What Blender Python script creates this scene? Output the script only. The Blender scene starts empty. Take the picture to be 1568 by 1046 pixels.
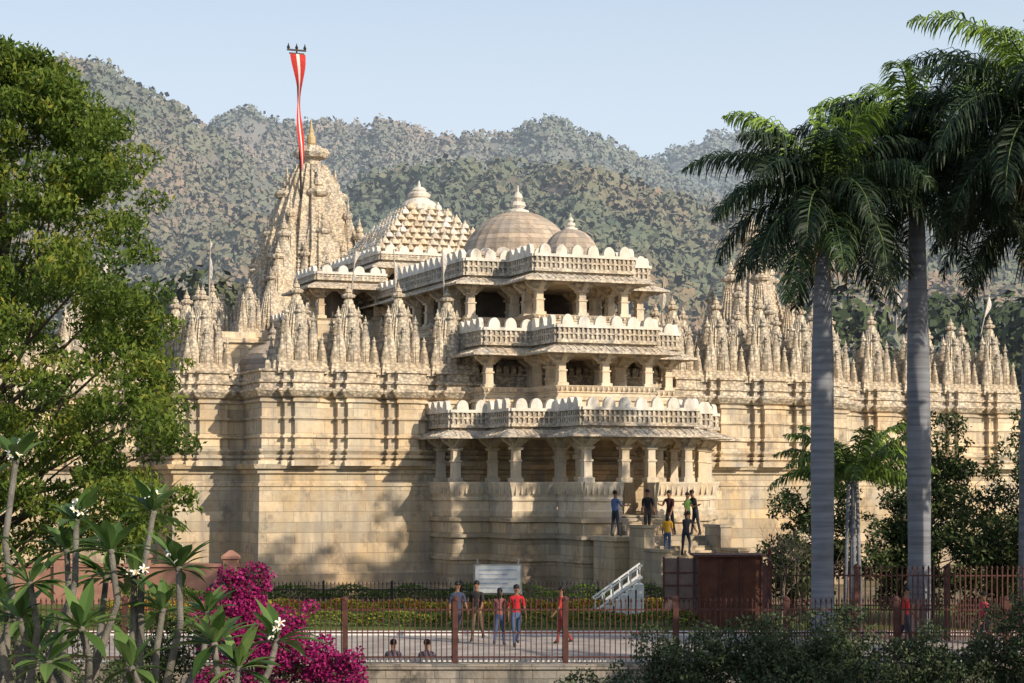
import bpy, math, random
import numpy as np
from mathutils import Vector, Matrix
R=random.Random(7); NR=np.random.RandomState(11)
S=bpy.context.scene
S.view_settings.view_transform='Standard'; S.view_settings.look='None'; S.view_settings.exposure=0
# ---------------------------------------------------------------- helpers
class MB:
    def __init__(s): s.v=[];s.f=[];s.m=[]
    def add(s,v,f,mi=0):
        o=len(s.v); s.v.extend([tuple(p) for p in v]); s.f.extend([tuple(i+o for i in q) for q in f]); s.m.extend([mi]*len(f))
    def box(s,x0,x1,y0,y1,z0,z1,mi=0):
        s.add([(x0,y0,z0),(x1,y0,z0),(x1,y1,z0),(x0,y1,z0),(x0,y0,z1),(x1,y0,z1),(x1,y1,z1),(x0,y1,z1)],
              [(0,3,2,1),(4,5,6,7),(0,1,5,4),(1,2,6,5),(2,3,7,6),(3,0,4,7)],mi)
    def cbox(s,c,sz,mi=0,rot=0.0):
        a,b,h=[q/2 for q in sz]; v=[]
        for dz in(-h,h):
            for dx,dy in((-a,-b),(a,-b),(a,b),(-a,b)):
                v.append((c[0]+dx*math.cos(rot)-dy*math.sin(rot),c[1]+dx*math.sin(rot)+dy*math.cos(rot),c[2]+dz))
        s.add(v,[(0,3,2,1),(4,5,6,7),(0,1,5,4),(1,2,6,5),(2,3,7,6),(3,0,4,7)],mi)
    def loft(s,poly,prof,mi=0,top=True,bot=False,closed=False):
        n=len(poly);v=[]
        N=[]
        for i in range(n):
            a=poly[i-1];b=poly[i];c=poly[(i+1)%n]
            e1=(b[0]-a[0],b[1]-a[1]);e2=(c[0]-b[0],c[1]-b[1])
            l1=math.hypot(*e1) or 1;l2=math.hypot(*e2) or 1
            n1=(e1[1]/l1,-e1[0]/l1);n2=(e2[1]/l2,-e2[0]/l2)
            k=1+n1[0]*n2[0]+n1[1]*n2[1]
            k=max(k,.3)
            N.append(((n1[0]+n2[0])/k,(n1[1]+n2[1])/k))
        for z,o in prof:
            for i in range(n): v.append((poly[i][0]+N[i][0]*o,poly[i][1]+N[i][1]*o,z))
        f=[];m=len(prof)
        for j in range(m if closed else m-1):
            k=(j+1)%m
            for i in range(n):
                i2=(i+1)%n
                f.append((j*n+i,j*n+i2,k*n+i2,k*n+i))
        if not closed:
            if top:f.append(tuple((m-1)*n+i for i in range(n)))
            if bot:f.append(tuple(reversed(range(n))))
        s.add(v,f,mi)
    def scaled(s,poly,cx,cy,prof,mi=0):
        n=len(poly);v=[];f=[]
        for z,r in prof:
            for p in poly:v.append((cx+p[0]*r,cy+p[1]*r,z))
        m=len(prof)
        for j in range(m-1):
            for i in range(n):
                f.append((j*n+i,j*n+(i+1)%n,(j+1)*n+(i+1)%n,(j+1)*n+i))
        f.append(tuple((m-1)*n+i for i in range(n)))
        s.add(v,f,mi)
    def lathe(s,cx,cy,prof,n=12,mi=0,lobes=0,la=0):
        v=[];f=[]
        for z,r in prof:
            for i in range(n):
                a=2*math.pi*i/n;rr=r*(1+(la*(1 if i%2 else -1) if lobes else 0))
                v.append((cx+rr*math.cos(a),cy+rr*math.sin(a),z))
        m=len(prof)
        for j in range(m-1):
            for i in range(n): f.append((j*n+i,j*n+(i+1)%n,(j+1)*n+(i+1)%n,(j+1)*n+i))
        f.append(tuple((m-1)*n+i for i in range(n)));f.append(tuple(reversed(range(n))))
        s.add(v,f,mi)
    def tube(s,pts,rad,n=7,mi=0):
        pts=[Vector(p) for p in pts];v=[];f=[];m=len(pts);prev=None
        for i,p in enumerate(pts):
            d=(pts[min(i+1,m-1)]-pts[max(i-1,0)])
            if d.length<1e-6:d=Vector((0,0,1))
            d.normalize()
            if prev is None:
                x=d.orthogonal().normalized()
            else:
                x=(prev-d*prev.dot(d))
                x=x.normalized() if x.length>1e-5 else d.orthogonal().normalized()
            prev=x;y=d.cross(x);r=rad[i] if hasattr(rad,'__len__') else rad
            for k in range(n):
                a=2*math.pi*k/n;q=p+(x*math.cos(a)+y*math.sin(a))*r;v.append(tuple(q))
        for j in range(m-1):
            for i in range(n): f.append((j*n+i,j*n+(i+1)%n,(j+1)*n+(i+1)%n,(j+1)*n+i))
        f.append(tuple((m-1)*n+i for i in range(n)));f.append(tuple(reversed(range(n))))
        s.add(v,f,mi)
    def ball(s,c,r,n=8,m=6,mi=0):
        if not hasattr(r,'__len__'):r=(r,r,r)
        v=[];f=[]
        for j in range(m+1):
            t=math.pi*j/m
            tt=min(max(t,.02),math.pi-.02)
            for i in range(n):
                a=2*math.pi*i/n
                v.append((c[0]+r[0]*math.sin(tt)*math.cos(a),c[1]+r[1]*math.sin(tt)*math.sin(a),c[2]-r[2]*math.cos(tt)))
        for j in range(m):
            for i in range(n): f.append((j*n+i,j*n+(i+1)%n,(j+1)*n+(i+1)%n,(j+1)*n+i))
        s.add(v,f,mi)
    def mesh(s,name,mats,smooth=False):
        me=bpy.data.meshes.new(name);me.from_pydata(s.v,[],s.f)
        for m in mats:me.materials.append(m)
        me.polygons.foreach_set('material_index',s.m)
        if smooth:me.polygons.foreach_set('use_smooth',[True]*len(s.f))
        me.update();return me
    def obj(s,name,mats,parent=None,smooth=False):
        return link(bpy.data.objects.new(name,s.mesh(name,mats,smooth)),parent)
def link(o,parent=None):
    S.collection.objects.link(o)
    if parent:o.parent=parent
    return o
def empty(name,loc=(0,0,0),rz=0):
    e=bpy.data.objects.new(name,None);e.location=loc;e.rotation_euler=(0,0,rz);return link(e)
# materials
def newmat(name,rough=.85):
    m=bpy.data.materials.new(name);m.use_nodes=True;nt=m.node_tree
    b=nt.nodes['Principled BSDF'];b.inputs['Roughness'].default_value=rough
    b.inputs['Specular IOR Level'].default_value=.25
    return m,nt,b
def noise(nt,vec,scale,detail=4,rough=.55):
    n=nt.nodes.new('ShaderNodeTexNoise');n.inputs['Scale'].default_value=scale;n.inputs['Detail'].default_value=detail;n.inputs['Roughness'].default_value=rough
    if vec is not None:nt.links.new(vec,n.inputs['Vector'])
    return n.outputs['Fac']
def ramp(nt,fac,stops):
    r=nt.nodes.new('ShaderNodeValToRGB');e=r.color_ramp.elements
    while len(e)<len(stops):e.new(.5)
    for i,(p,c) in enumerate(stops):
        e[i].position=p;e[i].color=(*c,1) if len(c)==3 else c
    nt.links.new(fac,r.inputs['Fac']);return r.outputs['Color']
def mix(nt,fac,a,b,mode='MIX'):
    m=nt.nodes.new('ShaderNodeMix');m.data_type='RGBA';m.blend_type=mode
    for sock,val in((m.inputs[0],fac),(m.inputs[6],a),(m.inputs[7],b)):
        if isinstance(val,(int,float)):sock.default_value=val
        elif isinstance(val,tuple):sock.default_value=(*val,1)
        else:nt.links.new(val,sock)
    return m.outputs[2]
def mapping(nt,vec,scale):
    m=nt.nodes.new('ShaderNodeMapping');m.inputs['Scale'].default_value=scale;nt.links.new(vec,m.inputs['Vector']);return m.outputs[0]
def plain(name,c,rough=.8,var=.25,scale=3.0,bump=0):
    m,nt,b=newmat(name,rough);tc=nt.nodes.new('ShaderNodeTexCoord').outputs['Object']
    f=noise(nt,tc,scale,4)
    col=ramp(nt,f,[(.3,tuple(x*(1-var) for x in c)),(.7,tuple(min(1,x*(1+var)) for x in c))])
    nt.links.new(col,b.inputs['Base Color'])
    if bump:
        bn=nt.nodes.new('ShaderNodeBump');bn.inputs['Strength'].default_value=bump;bn.inputs['Distance'].default_value=.02
        nt.links.new(noise(nt,tc,scale*8,3),bn.inputs['Height']);nt.links.new(bn.outputs[0],b.inputs['Normal'])
    return m
def stone(name,light,warm,grey,stain=.5,bricks=None,carve=0,bump=.6,damp=0,cdark=.5):
    m,nt,b=newmat(name,.88);L=nt.links
    tcn=nt.nodes.new('ShaderNodeTexCoord').outputs['Object']
    sx=nt.nodes.new('ShaderNodeSeparateXYZ');L.new(tcn,sx.inputs[0])
    ad=nt.nodes.new('ShaderNodeMath');ad.operation='ADD';L.new(sx.outputs[0],ad.inputs[0]);L.new(sx.outputs[1],ad.inputs[1])
    cb=nt.nodes.new('ShaderNodeCombineXYZ');L.new(ad.outputs[0],cb.inputs[0]);L.new(sx.outputs[2],cb.inputs[1])
    col=ramp(nt,noise(nt,tcn,.55,4),[(.38,light),(.6,warm)])
    col=mix(nt,.35,col,ramp(nt,noise(nt,tcn,3.2,4,.7),[(.3,grey),(.65,light)]))
    h=None
    if bricks:
        bt=nt.nodes.new('ShaderNodeTexBrick');L.new(cb.outputs[0],bt.inputs['Vector'])
        bt.inputs['Scale'].default_value=1;bt.inputs['Brick Width'].default_value=bricks[0];bt.inputs['Row Height'].default_value=bricks[1]
        bt.inputs['Mortar Size'].default_value=.012;bt.inputs['Mortar Smooth'].default_value=.4;bt.offset=.37;bt.squash=1.35;bt.squash_frequency=3
        bt.inputs['Color1'].default_value=(1.12,1.08,1.02,1);bt.inputs['Color2'].default_value=(.60,.61,.62,1);bt.inputs['Mortar'].default_value=(.45,.42,.38,1)
        col=mix(nt,.85,col,bt.outputs['Color'],'MULTIPLY');h=bt.outputs['Fac']
    st=noise(nt,mapping(nt,tcn,(1.6,1.6,.16)),1.3,5,.65)
    col=mix(nt,ramp(nt,st,[(.47,(0,0,0)),(.67,(stain,stain,stain))]),col,grey)
    blk=noise(nt,mapping(nt,tcn,(1,1,.8)),1.1,5,.7)
    col=mix(nt,ramp(nt,blk,[(.55,(0,0,0)),(.68,(stain*.85,)*3)]),col,tuple(x*.45 for x in grey))
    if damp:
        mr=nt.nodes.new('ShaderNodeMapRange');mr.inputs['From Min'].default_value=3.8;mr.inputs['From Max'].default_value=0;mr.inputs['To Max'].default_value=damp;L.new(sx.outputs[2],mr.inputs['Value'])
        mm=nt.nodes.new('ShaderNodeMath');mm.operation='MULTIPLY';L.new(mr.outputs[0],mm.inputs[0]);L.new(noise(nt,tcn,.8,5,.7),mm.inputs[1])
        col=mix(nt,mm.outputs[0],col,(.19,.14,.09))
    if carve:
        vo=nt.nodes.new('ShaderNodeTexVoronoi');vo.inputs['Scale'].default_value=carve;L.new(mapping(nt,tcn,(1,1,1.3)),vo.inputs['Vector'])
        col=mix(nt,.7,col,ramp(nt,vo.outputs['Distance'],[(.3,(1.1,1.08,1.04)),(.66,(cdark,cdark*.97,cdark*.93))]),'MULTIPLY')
    L.new(col,b.inputs['Base Color'])
    bn=nt.nodes.new('ShaderNodeBump');bn.inputs['Strength'].default_value=bump;bn.inputs['Distance'].default_value=.03
    hh=noise(nt,tcn,9,3,.65)
    if carve:
        mm=nt.nodes.new('ShaderNodeMath');mm.operation='MULTIPLY_ADD';L.new(vo.outputs['Distance'],mm.inputs[0]);mm.inputs[1].default_value=-1.4;L.new(hh,mm.inputs[2]);hh=mm.outputs[0]
    if bricks:
        mm=nt.nodes.new('ShaderNodeMath');mm.operation='MULTIPLY_ADD';L.new(h,mm.inputs[0]);mm.inputs[1].default_value=-.8;L.new(hh,mm.inputs[2]);hh=mm.outputs[0]
    L.new(hh,bn.inputs['Height']);L.new(bn.outputs[0],b.inputs['Normal'])
    return m
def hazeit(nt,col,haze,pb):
    """painted aerial perspective: colour fades to air colour with distance up the valley; added surface emission stands in for scattered air light"""
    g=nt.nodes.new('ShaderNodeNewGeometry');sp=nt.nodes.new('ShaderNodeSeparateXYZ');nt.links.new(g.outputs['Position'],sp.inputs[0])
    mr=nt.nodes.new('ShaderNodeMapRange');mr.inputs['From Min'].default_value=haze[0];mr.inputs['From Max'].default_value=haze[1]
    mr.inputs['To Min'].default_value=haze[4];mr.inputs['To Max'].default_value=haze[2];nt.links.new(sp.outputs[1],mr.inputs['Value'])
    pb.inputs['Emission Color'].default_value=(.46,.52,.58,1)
    mm=nt.nodes.new('ShaderNodeMath');mm.operation='MULTIPLY';nt.links.new(mr.outputs[0],mm.inputs[0]);mm.inputs[1].default_value=haze[5];nt.links.new(mm.outputs[0],pb.inputs['Emission Strength'])  # surface itself glows more with distance, in place of real air haze
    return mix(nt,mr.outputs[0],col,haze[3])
def leafmat(name,stops,trans=.3,rough=.6,haze=None,soft=False):
    m,nt,b=newmat(name,rough);L=nt.links
    at=nt.nodes.new('ShaderNodeAttribute');at.attribute_name='tint'
    col=ramp(nt,at.outputs['Fac'],stops)
    if haze:col=hazeit(nt,col,haze,b)
    if soft:
        an=nt.nodes.new('ShaderNodeAttribute');an.attribute_name='nrm';L.new(an.outputs['Vector'],b.inputs['Normal']);b.inputs['Specular IOR Level'].default_value=0
    L.new(col,b.inputs['Base Color'])
    if trans:
        t=nt.nodes.new('ShaderNodeBsdfTranslucent');L.new(col,t.inputs['Color'])
        ms=nt.nodes.new('ShaderNodeMixShader');ms.inputs[0].default_value=trans
        L.new(b.outputs[0],ms.inputs[1]);L.new(t.outputs[0],ms.inputs[2]);L.new(ms.outputs[0],nt.nodes['Material Output'].inputs['Surface'])
    return m
def quads_mesh(name,V,tint,mat,parent=None,nrm=None):
    N=len(V);me=bpy.data.meshes.new(name)
    me.vertices.add(N*4);me.vertices.foreach_set('co',V.reshape(-1).astype(np.float32))
    me.loops.add(N*4);me.loops.foreach_set('vertex_index',np.arange(N*4,dtype=np.int32))
    me.polygons.add(N);me.polygons.foreach_set('loop_start',np.arange(0,N*4,4,dtype=np.int32))
    me.update(calc_edges=True)
    a=me.attributes.new('tint','FLOAT','POINT');a.data.foreach_set('value',np.repeat(tint,4).astype(np.float32))
    if nrm is not None:
        a=me.attributes.new('nrm','FLOAT_VECTOR','POINT');a.data.foreach_set('vector',np.repeat(nrm,4,axis=0).reshape(-1).astype(np.float32))
    me.materials.append(mat)
    return link(bpy.data.objects.new(name,me),parent)
def unit(a):return a/(np.linalg.norm(a,axis=-1,keepdims=True)+1e-9)
def leafquads(C,L,W,droop=0.3,up=0.4):
    n=len(C);d=NR.normal(size=(n,3));d[:,2]-=droop;d=unit(d)
    nrm=NR.normal(size=(n,3));nrm[:,2]+=up*3;s=unit(np.cross(d,nrm))
    L=L*NR.uniform(.7,1.3,(n,1));W=W*NR.uniform(.8,1.2,(n,1))
    return np.stack([C-d*L*.5,C-d*L*.05+s*W*.5,C+d*L*.5,C-d*L*.05-s*W*.5],1)
def clumpleaves(centers,radii,n,L,W,flat=.7,droop=.3,shell=.45):
    Cs=[];T=[]
    for c,r in zip(centers,radii):
        k=max(6,int(n*r*r));d=unit(NR.normal(size=(k,3)));rr=NR.uniform(shell,1,(k,1))**.7*NR.uniform(.75,1.15,(k,1))
        p=d*rr*r;p[:,2]*=flat;Cs.append(np.array(c)+p);T.append(np.clip(NR.normal(R.uniform(.25,.75),.16,k)+d[:,2]*.12,0,1))
    C=np.concatenate(Cs);return leafquads(C,L,W,droop),np.concatenate(T)
# ---------------------------------------------------------------- materials
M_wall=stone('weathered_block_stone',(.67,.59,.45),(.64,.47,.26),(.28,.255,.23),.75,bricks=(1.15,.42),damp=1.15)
M_up=stone('marble_wall',(.71,.62,.47),(.67,.50,.30),(.29,.27,.245),.72,bricks=(.9,.5))
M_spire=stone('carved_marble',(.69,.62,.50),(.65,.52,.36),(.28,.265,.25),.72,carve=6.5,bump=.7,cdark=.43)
M_porch=stone('porch_marble',(.68,.60,.47),(.65,.51,.33),(.32,.295,.27),.6,carve=0)
M_porchc=stone('porch_carved',(.66,.60,.50),(.61,.50,.36),(.28,.265,.25),.62,carve=7,bump=.8)
M_merl=stone('limewashed_stone',(.76,.73,.66),(.70,.62,.50),(.36,.35,.33),.6)
M_dome=stone('dome_stone',(.50,.43,.35),(.49,.38,.28),(.28,.25,.23),.55,bricks=(.5,.22))
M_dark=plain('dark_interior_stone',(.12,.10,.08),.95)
M_gold=plain('brass_finial',(.45,.34,.18),.5,.2)
M_sroof=stone('roof_stone',(.42,.39,.34),(.40,.34,.26),(.2,.2,.19),.6)
M_white=plain('white_paint',(.72,.72,.70),.6,.08)
M_iron=plain('rust_brown_iron',(.085,.036,.030),.6,.35,8)
M_black=plain('black_iron',(.025,.022,.022),.5,.2)
M_red=plain('red_cloth',(.45,.035,.03),.8,.15);M_wcloth=plain('white_cloth',(.66,.62,.58),.9,.1)
# ---------------------------------------------------------------- temple
th=math.radians(22);TO=(-2.54,82.0)
temple=empty('jain_temple',(TO[0],TO[1],0),th)
def T(lx,ly):
    return (TO[0]+lx*math.cos(th)-ly*math.sin(th),TO[1]+lx*math.sin(th)+ly*math.cos(th))
def arange(a,b,n):return [a+(b-a)*(i+.5)/n for i in range(n)]
secs=[(-24,-10.8,6,6),(-10.8,-8,3,1),(-8,18,0,0),(18,20.8,3,1),(20.8,32.6,6,6)]
cents={0:arange(-24,-10.9,6),1:[-9.5],3:[19.4],4:arange(21,32.6,5)}
cents[2]=[-6.35,-4.15,-2.0,.15,10.6,12.75,14.9,17.0]
base=[(-24,45)];upp=[(-24,45)]
for i,(a,b,y,_) in enumerate(secs):
    base+=[(a,y),(b,y)]
    upp.append((a,y))
    for c in cents[i]:
        w1,w2=.78,.42
        upp+=[(c-w1,y),(c-w1,y-.26),(c-w2,y-.26),(c-w2,y-.5),(c+w2,y-.5),(c+w2,y-.26),(c+w1,y-.26),(c+w1,y)]
    upp.append((b,y))
base+=[(32.6,45)];upp+=[(32.6,45)]
b=MB();b.loft(base,[(-.2,.55),(.45,.55),(.5,.38),(.85,.38),(.95,.25),(1.2,.22),(4.35,.13),(4.38,.19),(4.5,.19),(4.53,.12),(4.85,.12),(4.9,.24),(5.05,.24),(5.08,.38),(5.27,.46)])
b.obj('lower_wall',[M_wall],temple)
b=MB();b.loft(upp,[(5.20,.20),(5.40,.20),(5.44,.05),(5.52,.16),(5.62,.16),(5.66,.02),(5.8,.13),(5.86,.13),(5.9,.02),(6.3,0),(6.33,.1),(6.42,.1),(6.45,0),(7.05,0),(7.08,.07),(7.16,.07),(7.19,0),(7.72,0),(7.76,.1),(7.86,.1),(7.9,.02),(7.98,.17)],top=False)
b.obj('upper_wall',[M_up],temple)
b=MB();b.loft(upp,[(7.98,.17),(8.05,.22),(8.20,.33),(8.27,.33),(8.31,.12),(8.5,.08),(8.53,.17),(8.62,.17),(8.66,.06),(8.95,.04),(8.98,.14),(9.06,.14),(9.08,.0)])
b.obj('cornice_frieze',[M_spire],temple)
RP=[]
q=[(-.70,-.70),(-.52,-.70),(-.52,-.86),(-.28,-.86),(-.28,-1),(.28,-1),(.28,-.86),(.52,-.86),(.52,-.70)]
for k in range(4):
    c,s_=[(1,0),(0,1),(-1,0),(0,-1)][k]
    RP+=[(x*c-y*s_,x*s_+y*c) for x,y in q]
def spire(b,cx,cy,z0,hw,h,ribs=10,mi=0,tip=.30,gold=None,rd=.94,ex=1.65,fin=1.0):
    prof=[(z0,hw*1.04),(z0+.04*h,hw*1.04),(z0+.045*h,hw*.96)]
    for i in range(ribs+1):
        t=i/ribs;r=hw*(1-(1-tip)*t**ex);z=z0+.05*h+t*.72*h;dz=.72*h/ribs
        prof+=[(z,r),(z+dz*.6,r*.985),(z+dz*.62,r*rd),(z+dz*.97,r*rd)]
    b.scaled(RP,cx,cy,prof,mi)
    zt=prof[-1][0];ra=hw*tip*(.5+.5*fin)
    b.lathe(cx,cy,[(zt-.01,ra*.7),(zt+.03*h,ra*.7),(zt+.035*h,ra*1.2),(zt+.055*h,ra*1.4),(zt+.075*h,ra*1.2),(zt+.08*h,ra*.75),(zt+.09*h,ra*.7)],16,mi,1,.06)
    zz=zt+.09*h;kh=max(.06*h,.12*hw);ra*=fin
    b.lathe(cx,cy,[(zz,ra*.4),(zz+kh*.2,ra*.7),(zz+kh*.6,ra*.72),(zz+kh*1.0,ra*.32),(zz+kh*1.15,ra*.4),(zz+kh*1.5,ra*.18),(zz+kh*2.1,ra*.05)],10,gold if gold is not None else mi)
def cluster(b,s=1.0,h=3.8,z0=0,ribs=10,gold=None,fx=(0,0)):
    cx,cy=fx
    k=[( -.98,-.98),(.98,-.98),(.98,.98),(-.98,.98)]
    b.loft([(x*s+cx,y*s+cy) for x,y in k],[(z0-.1,0),(z0+.05*h,0),(z0+.06*h,-.05*s),(z0+.1*h,-.02*s),(z0+.11*h,-.12*s)],0)
    spire(b,cx,cy,z0+.05*h,.68*s,h*.93,int(ribs*1.5),0,.28,gold,.95,1.9)
    for dx,dy in((1,0),(-1,0),(0,1),(0,-1)):
        spire(b,cx+dx*.40*s,cy+dy*.40*s,z0+.05*h,.40*s,h*.66,ribs)
        spire(b,cx+dx*.68*s,cy+dy*.68*s,z0+.05*h,.27*s,h*.42,max(5,ribs//2))
    for dx in(-1,1):
        for dy in(-1,1):
            spire(b,cx+dx*.52*s,cy+dy*.52*s,z0+.05*h,.27*s,h*.54,max(6,ribs-3))
            spire(b,cx+dx*.78*s,cy+dy*.78*s,z0+.03*h,.2*s,h*.33,5)
b=MB();cluster(b,1.0,3.8);MS=b.mesh('mini_spire',[M_spire])
cn=0
def mini(lx,ly,s=1.0,sz=1.0,z=9.0):
    global cn
    o=link(bpy.data.objects.new('subsidiary_spire_%d'%cn,MS),temple);cn+=1
    o.location=(lx,ly,z);o.scale=(s,s,sz)
for i,(a,bb,y,_) in enumerate(secs):
    for c in cents[i]:mini(c,y+.80,1.06,R.uniform(.96,1.04))
for ly in(8.2,10.4,12.6):mini(-9.4,ly-3.2) 
for lx,ly in((-8.9,9.8),(-12.5,12),(-18,11),(19.3,7),(19.6,10),(24,11),(28,12),(31.3,9),(31.3,12),(22,15),(13.5,5.5),(-20.8,9.2),(-16,9.4),(11.6,4.5),(16,4.8)):mini(lx,ly,.95,.98)
b=MB()
for i,(a,bb,y,_) in enumerate(secs):
    x=a+.25
    while x<bb-.2:
        b.loft([(x-.11,y-.02),(x+.11,y-.02),(x+.11,y+.12),(x-.11,y+.12)],[(9.05,0),(9.3,0),(9.42,-.05)]);x+=.33
b.obj('parapet_stones',[M_spire],temple)
b=MB()
def dome(b,cx,cy,z,r,h,mi=0,n=24,fin=1.0,mf=0,pw=1.1,la=0):
    pr=[(z-.35,r*1.06),(z-.1,r*1.06),(z-.08,r*1.0)]
    for i in range(11):
        t=i/10*.985;pr.append((z+h*math.sin(t*math.pi/2)**pw,r*math.cos(t*math.pi/2)**.95+.01))
    b.lathe(cx,cy,pr,n,mi,1,la)
    z2=z+h*.97;r2=.12*r*fin
    b.lathe(cx,cy,[(z2,r2*2.1),(z2+.05*r*fin,r2*2.1),(z2+.1*r*fin,r2),(z2+.16*r*fin,r2*1.5),(z2+.24*r*fin,r2*1.3),(z2+.27*r*fin,r2*.6),(z2+.34*r*fin,r2*1.0),(z2+.42*r*fin,r2*.7),(z2+.47*r*fin,r2*.25),(z2+.62*r*fin,r2*.08)],12,mf)
for lx,ly,r in((-6.3,4.6,1.5),(-9.4,12,1.4),(-2.6,5,1.3),(14,9,1.5),(20,14,1.6),(26,16,1.6),(-14,16,1.5)):dome(b,lx,ly,9.2,r,r*.8)
b.obj('roof_domes',[M_dome],temple)
# ---- porch
CX=5.04
def plan(hs,ys,yb):
    L=[(CX-hs[0],yb)];
    for i in range(len(hs)):
        L.append((CX-hs[i],ys[i]))
        if i+1<len(hs):L.append((CX-hs[i+1],ys[i]))
    return L+[(2*CX-x,y) for x,y in reversed(L)]
def column(b,x,y,z0,z1,w=.17):
    sq=[(-1,-1),(1,-1),(1,1),(-1,1)];P=[(x+a*w,y+c*w) for a,c in sq];h=z1-z0
    b.loft(P,[(z0,.07),(z0+.1*h,.07),(z0+.12*h,0),(z0+.45*h,-.01),(z0+.46*h,.03),(z0+.5*h,.03),(z0+.51*h,-.02),(z0+.72*h,-.02),(z0+.73*h,.05),(z0+.78*h,.08),(z0+.79*h,.0),(z0+.86*h,.02),(z0+.93*h,.2),(z1,.2)])
    for dx,dy in((1,0),(-1,0),(0,1),(0,-1)):
        px,py=-dy*.1,dx*.1
        v=[]
        for sgn in(-1,1):
            v+=[(x+dx*w+px*sgn,y+dy*w+py*sgn,z1-.01),(x+dx*(w+.42)+px*sgn,y+dy*(w+.42)+py*sgn,z1-.01),(x+dx*(w+.36)+px*sgn,y+dy*(w+.36)+py*sgn,z1-.12*1),(x+dx*w+px*sgn,y+dy*w+py*sgn,z1-.38)]
        b.add(v,[(0,1,2,3),(7,6,5,4),(0,4,5,1),(1,5,6,2),(2,6,7,3)])
def edges(P):
    for i in range(len(P)-1):yield P[i],P[i+1]
def merlon(b,x,y,dx,dy,w,h,z,t=.09):
    h*=R.uniform(.92,1.05)
    pts=[(-w/2,0)]+[(-w/2*math.cos(a)*1.0,.18*h+h*.82*math.sin(a)) for a in [math.pi*k/8 for k in range(9)]]+[(w/2,0)]
    nx,ny=-dy,dx;n=len(pts);v=[]
    for sg in(-1,1):
        for p,q in pts:v.append((x+dx*p+nx*t*sg,y+dy*p+ny*t*sg,z+q))
    f=[tuple(reversed(range(n))),tuple(range(n,2*n))]+[(i,(i+1)%n,n+(i+1)%n,n+i) for i in range(n)]
    b.add(v,f,1)
def railing(b,P,z,h=.85,mw=.5,mh=.42,off=.1):
    for (x0,y0),(x1,y1) in edges(P):
        L=math.hypot(x1-x0,y1-y0);dx,dy=(x1-x0)/L,(y1-y0)/L;nx,ny=dy,-dx
        x0+=nx*off;y0+=ny*off
        a=math.atan2(dy,dx);mx,my=(x0+dx*L/2,y0+dy*L/2)
        b.cbox((mx,my,z+.07),(L+.22,.2,.14),0,a);b.cbox((mx,my,z+h-.06),(L+.24,.22,.12),1,a)
        b.cbox((mx,my,z+h*.52),(L+.2,.14,.07),0,a)
        b.cbox((mx-nx*.03,my-ny*.03,z+h/2),(L+.12,.05,h-.1),2,a)
        k=max(2,int(L/.2))
        for i in range(k+1):
            p=L*i/k;b.cbox((x0+dx*p,y0+dy*p,z+h/2),(.085,.15,h-.16),0,a)
        k=max(1,int(round(L/(mw*1.45))))
        for i in range(k):
            p=L*(i+.5)/k;merlon(b,x0+dx*p,y0+dy*p,dx,dy,mw*.98*min(1,L/k/mw),mh,z+h)
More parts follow.
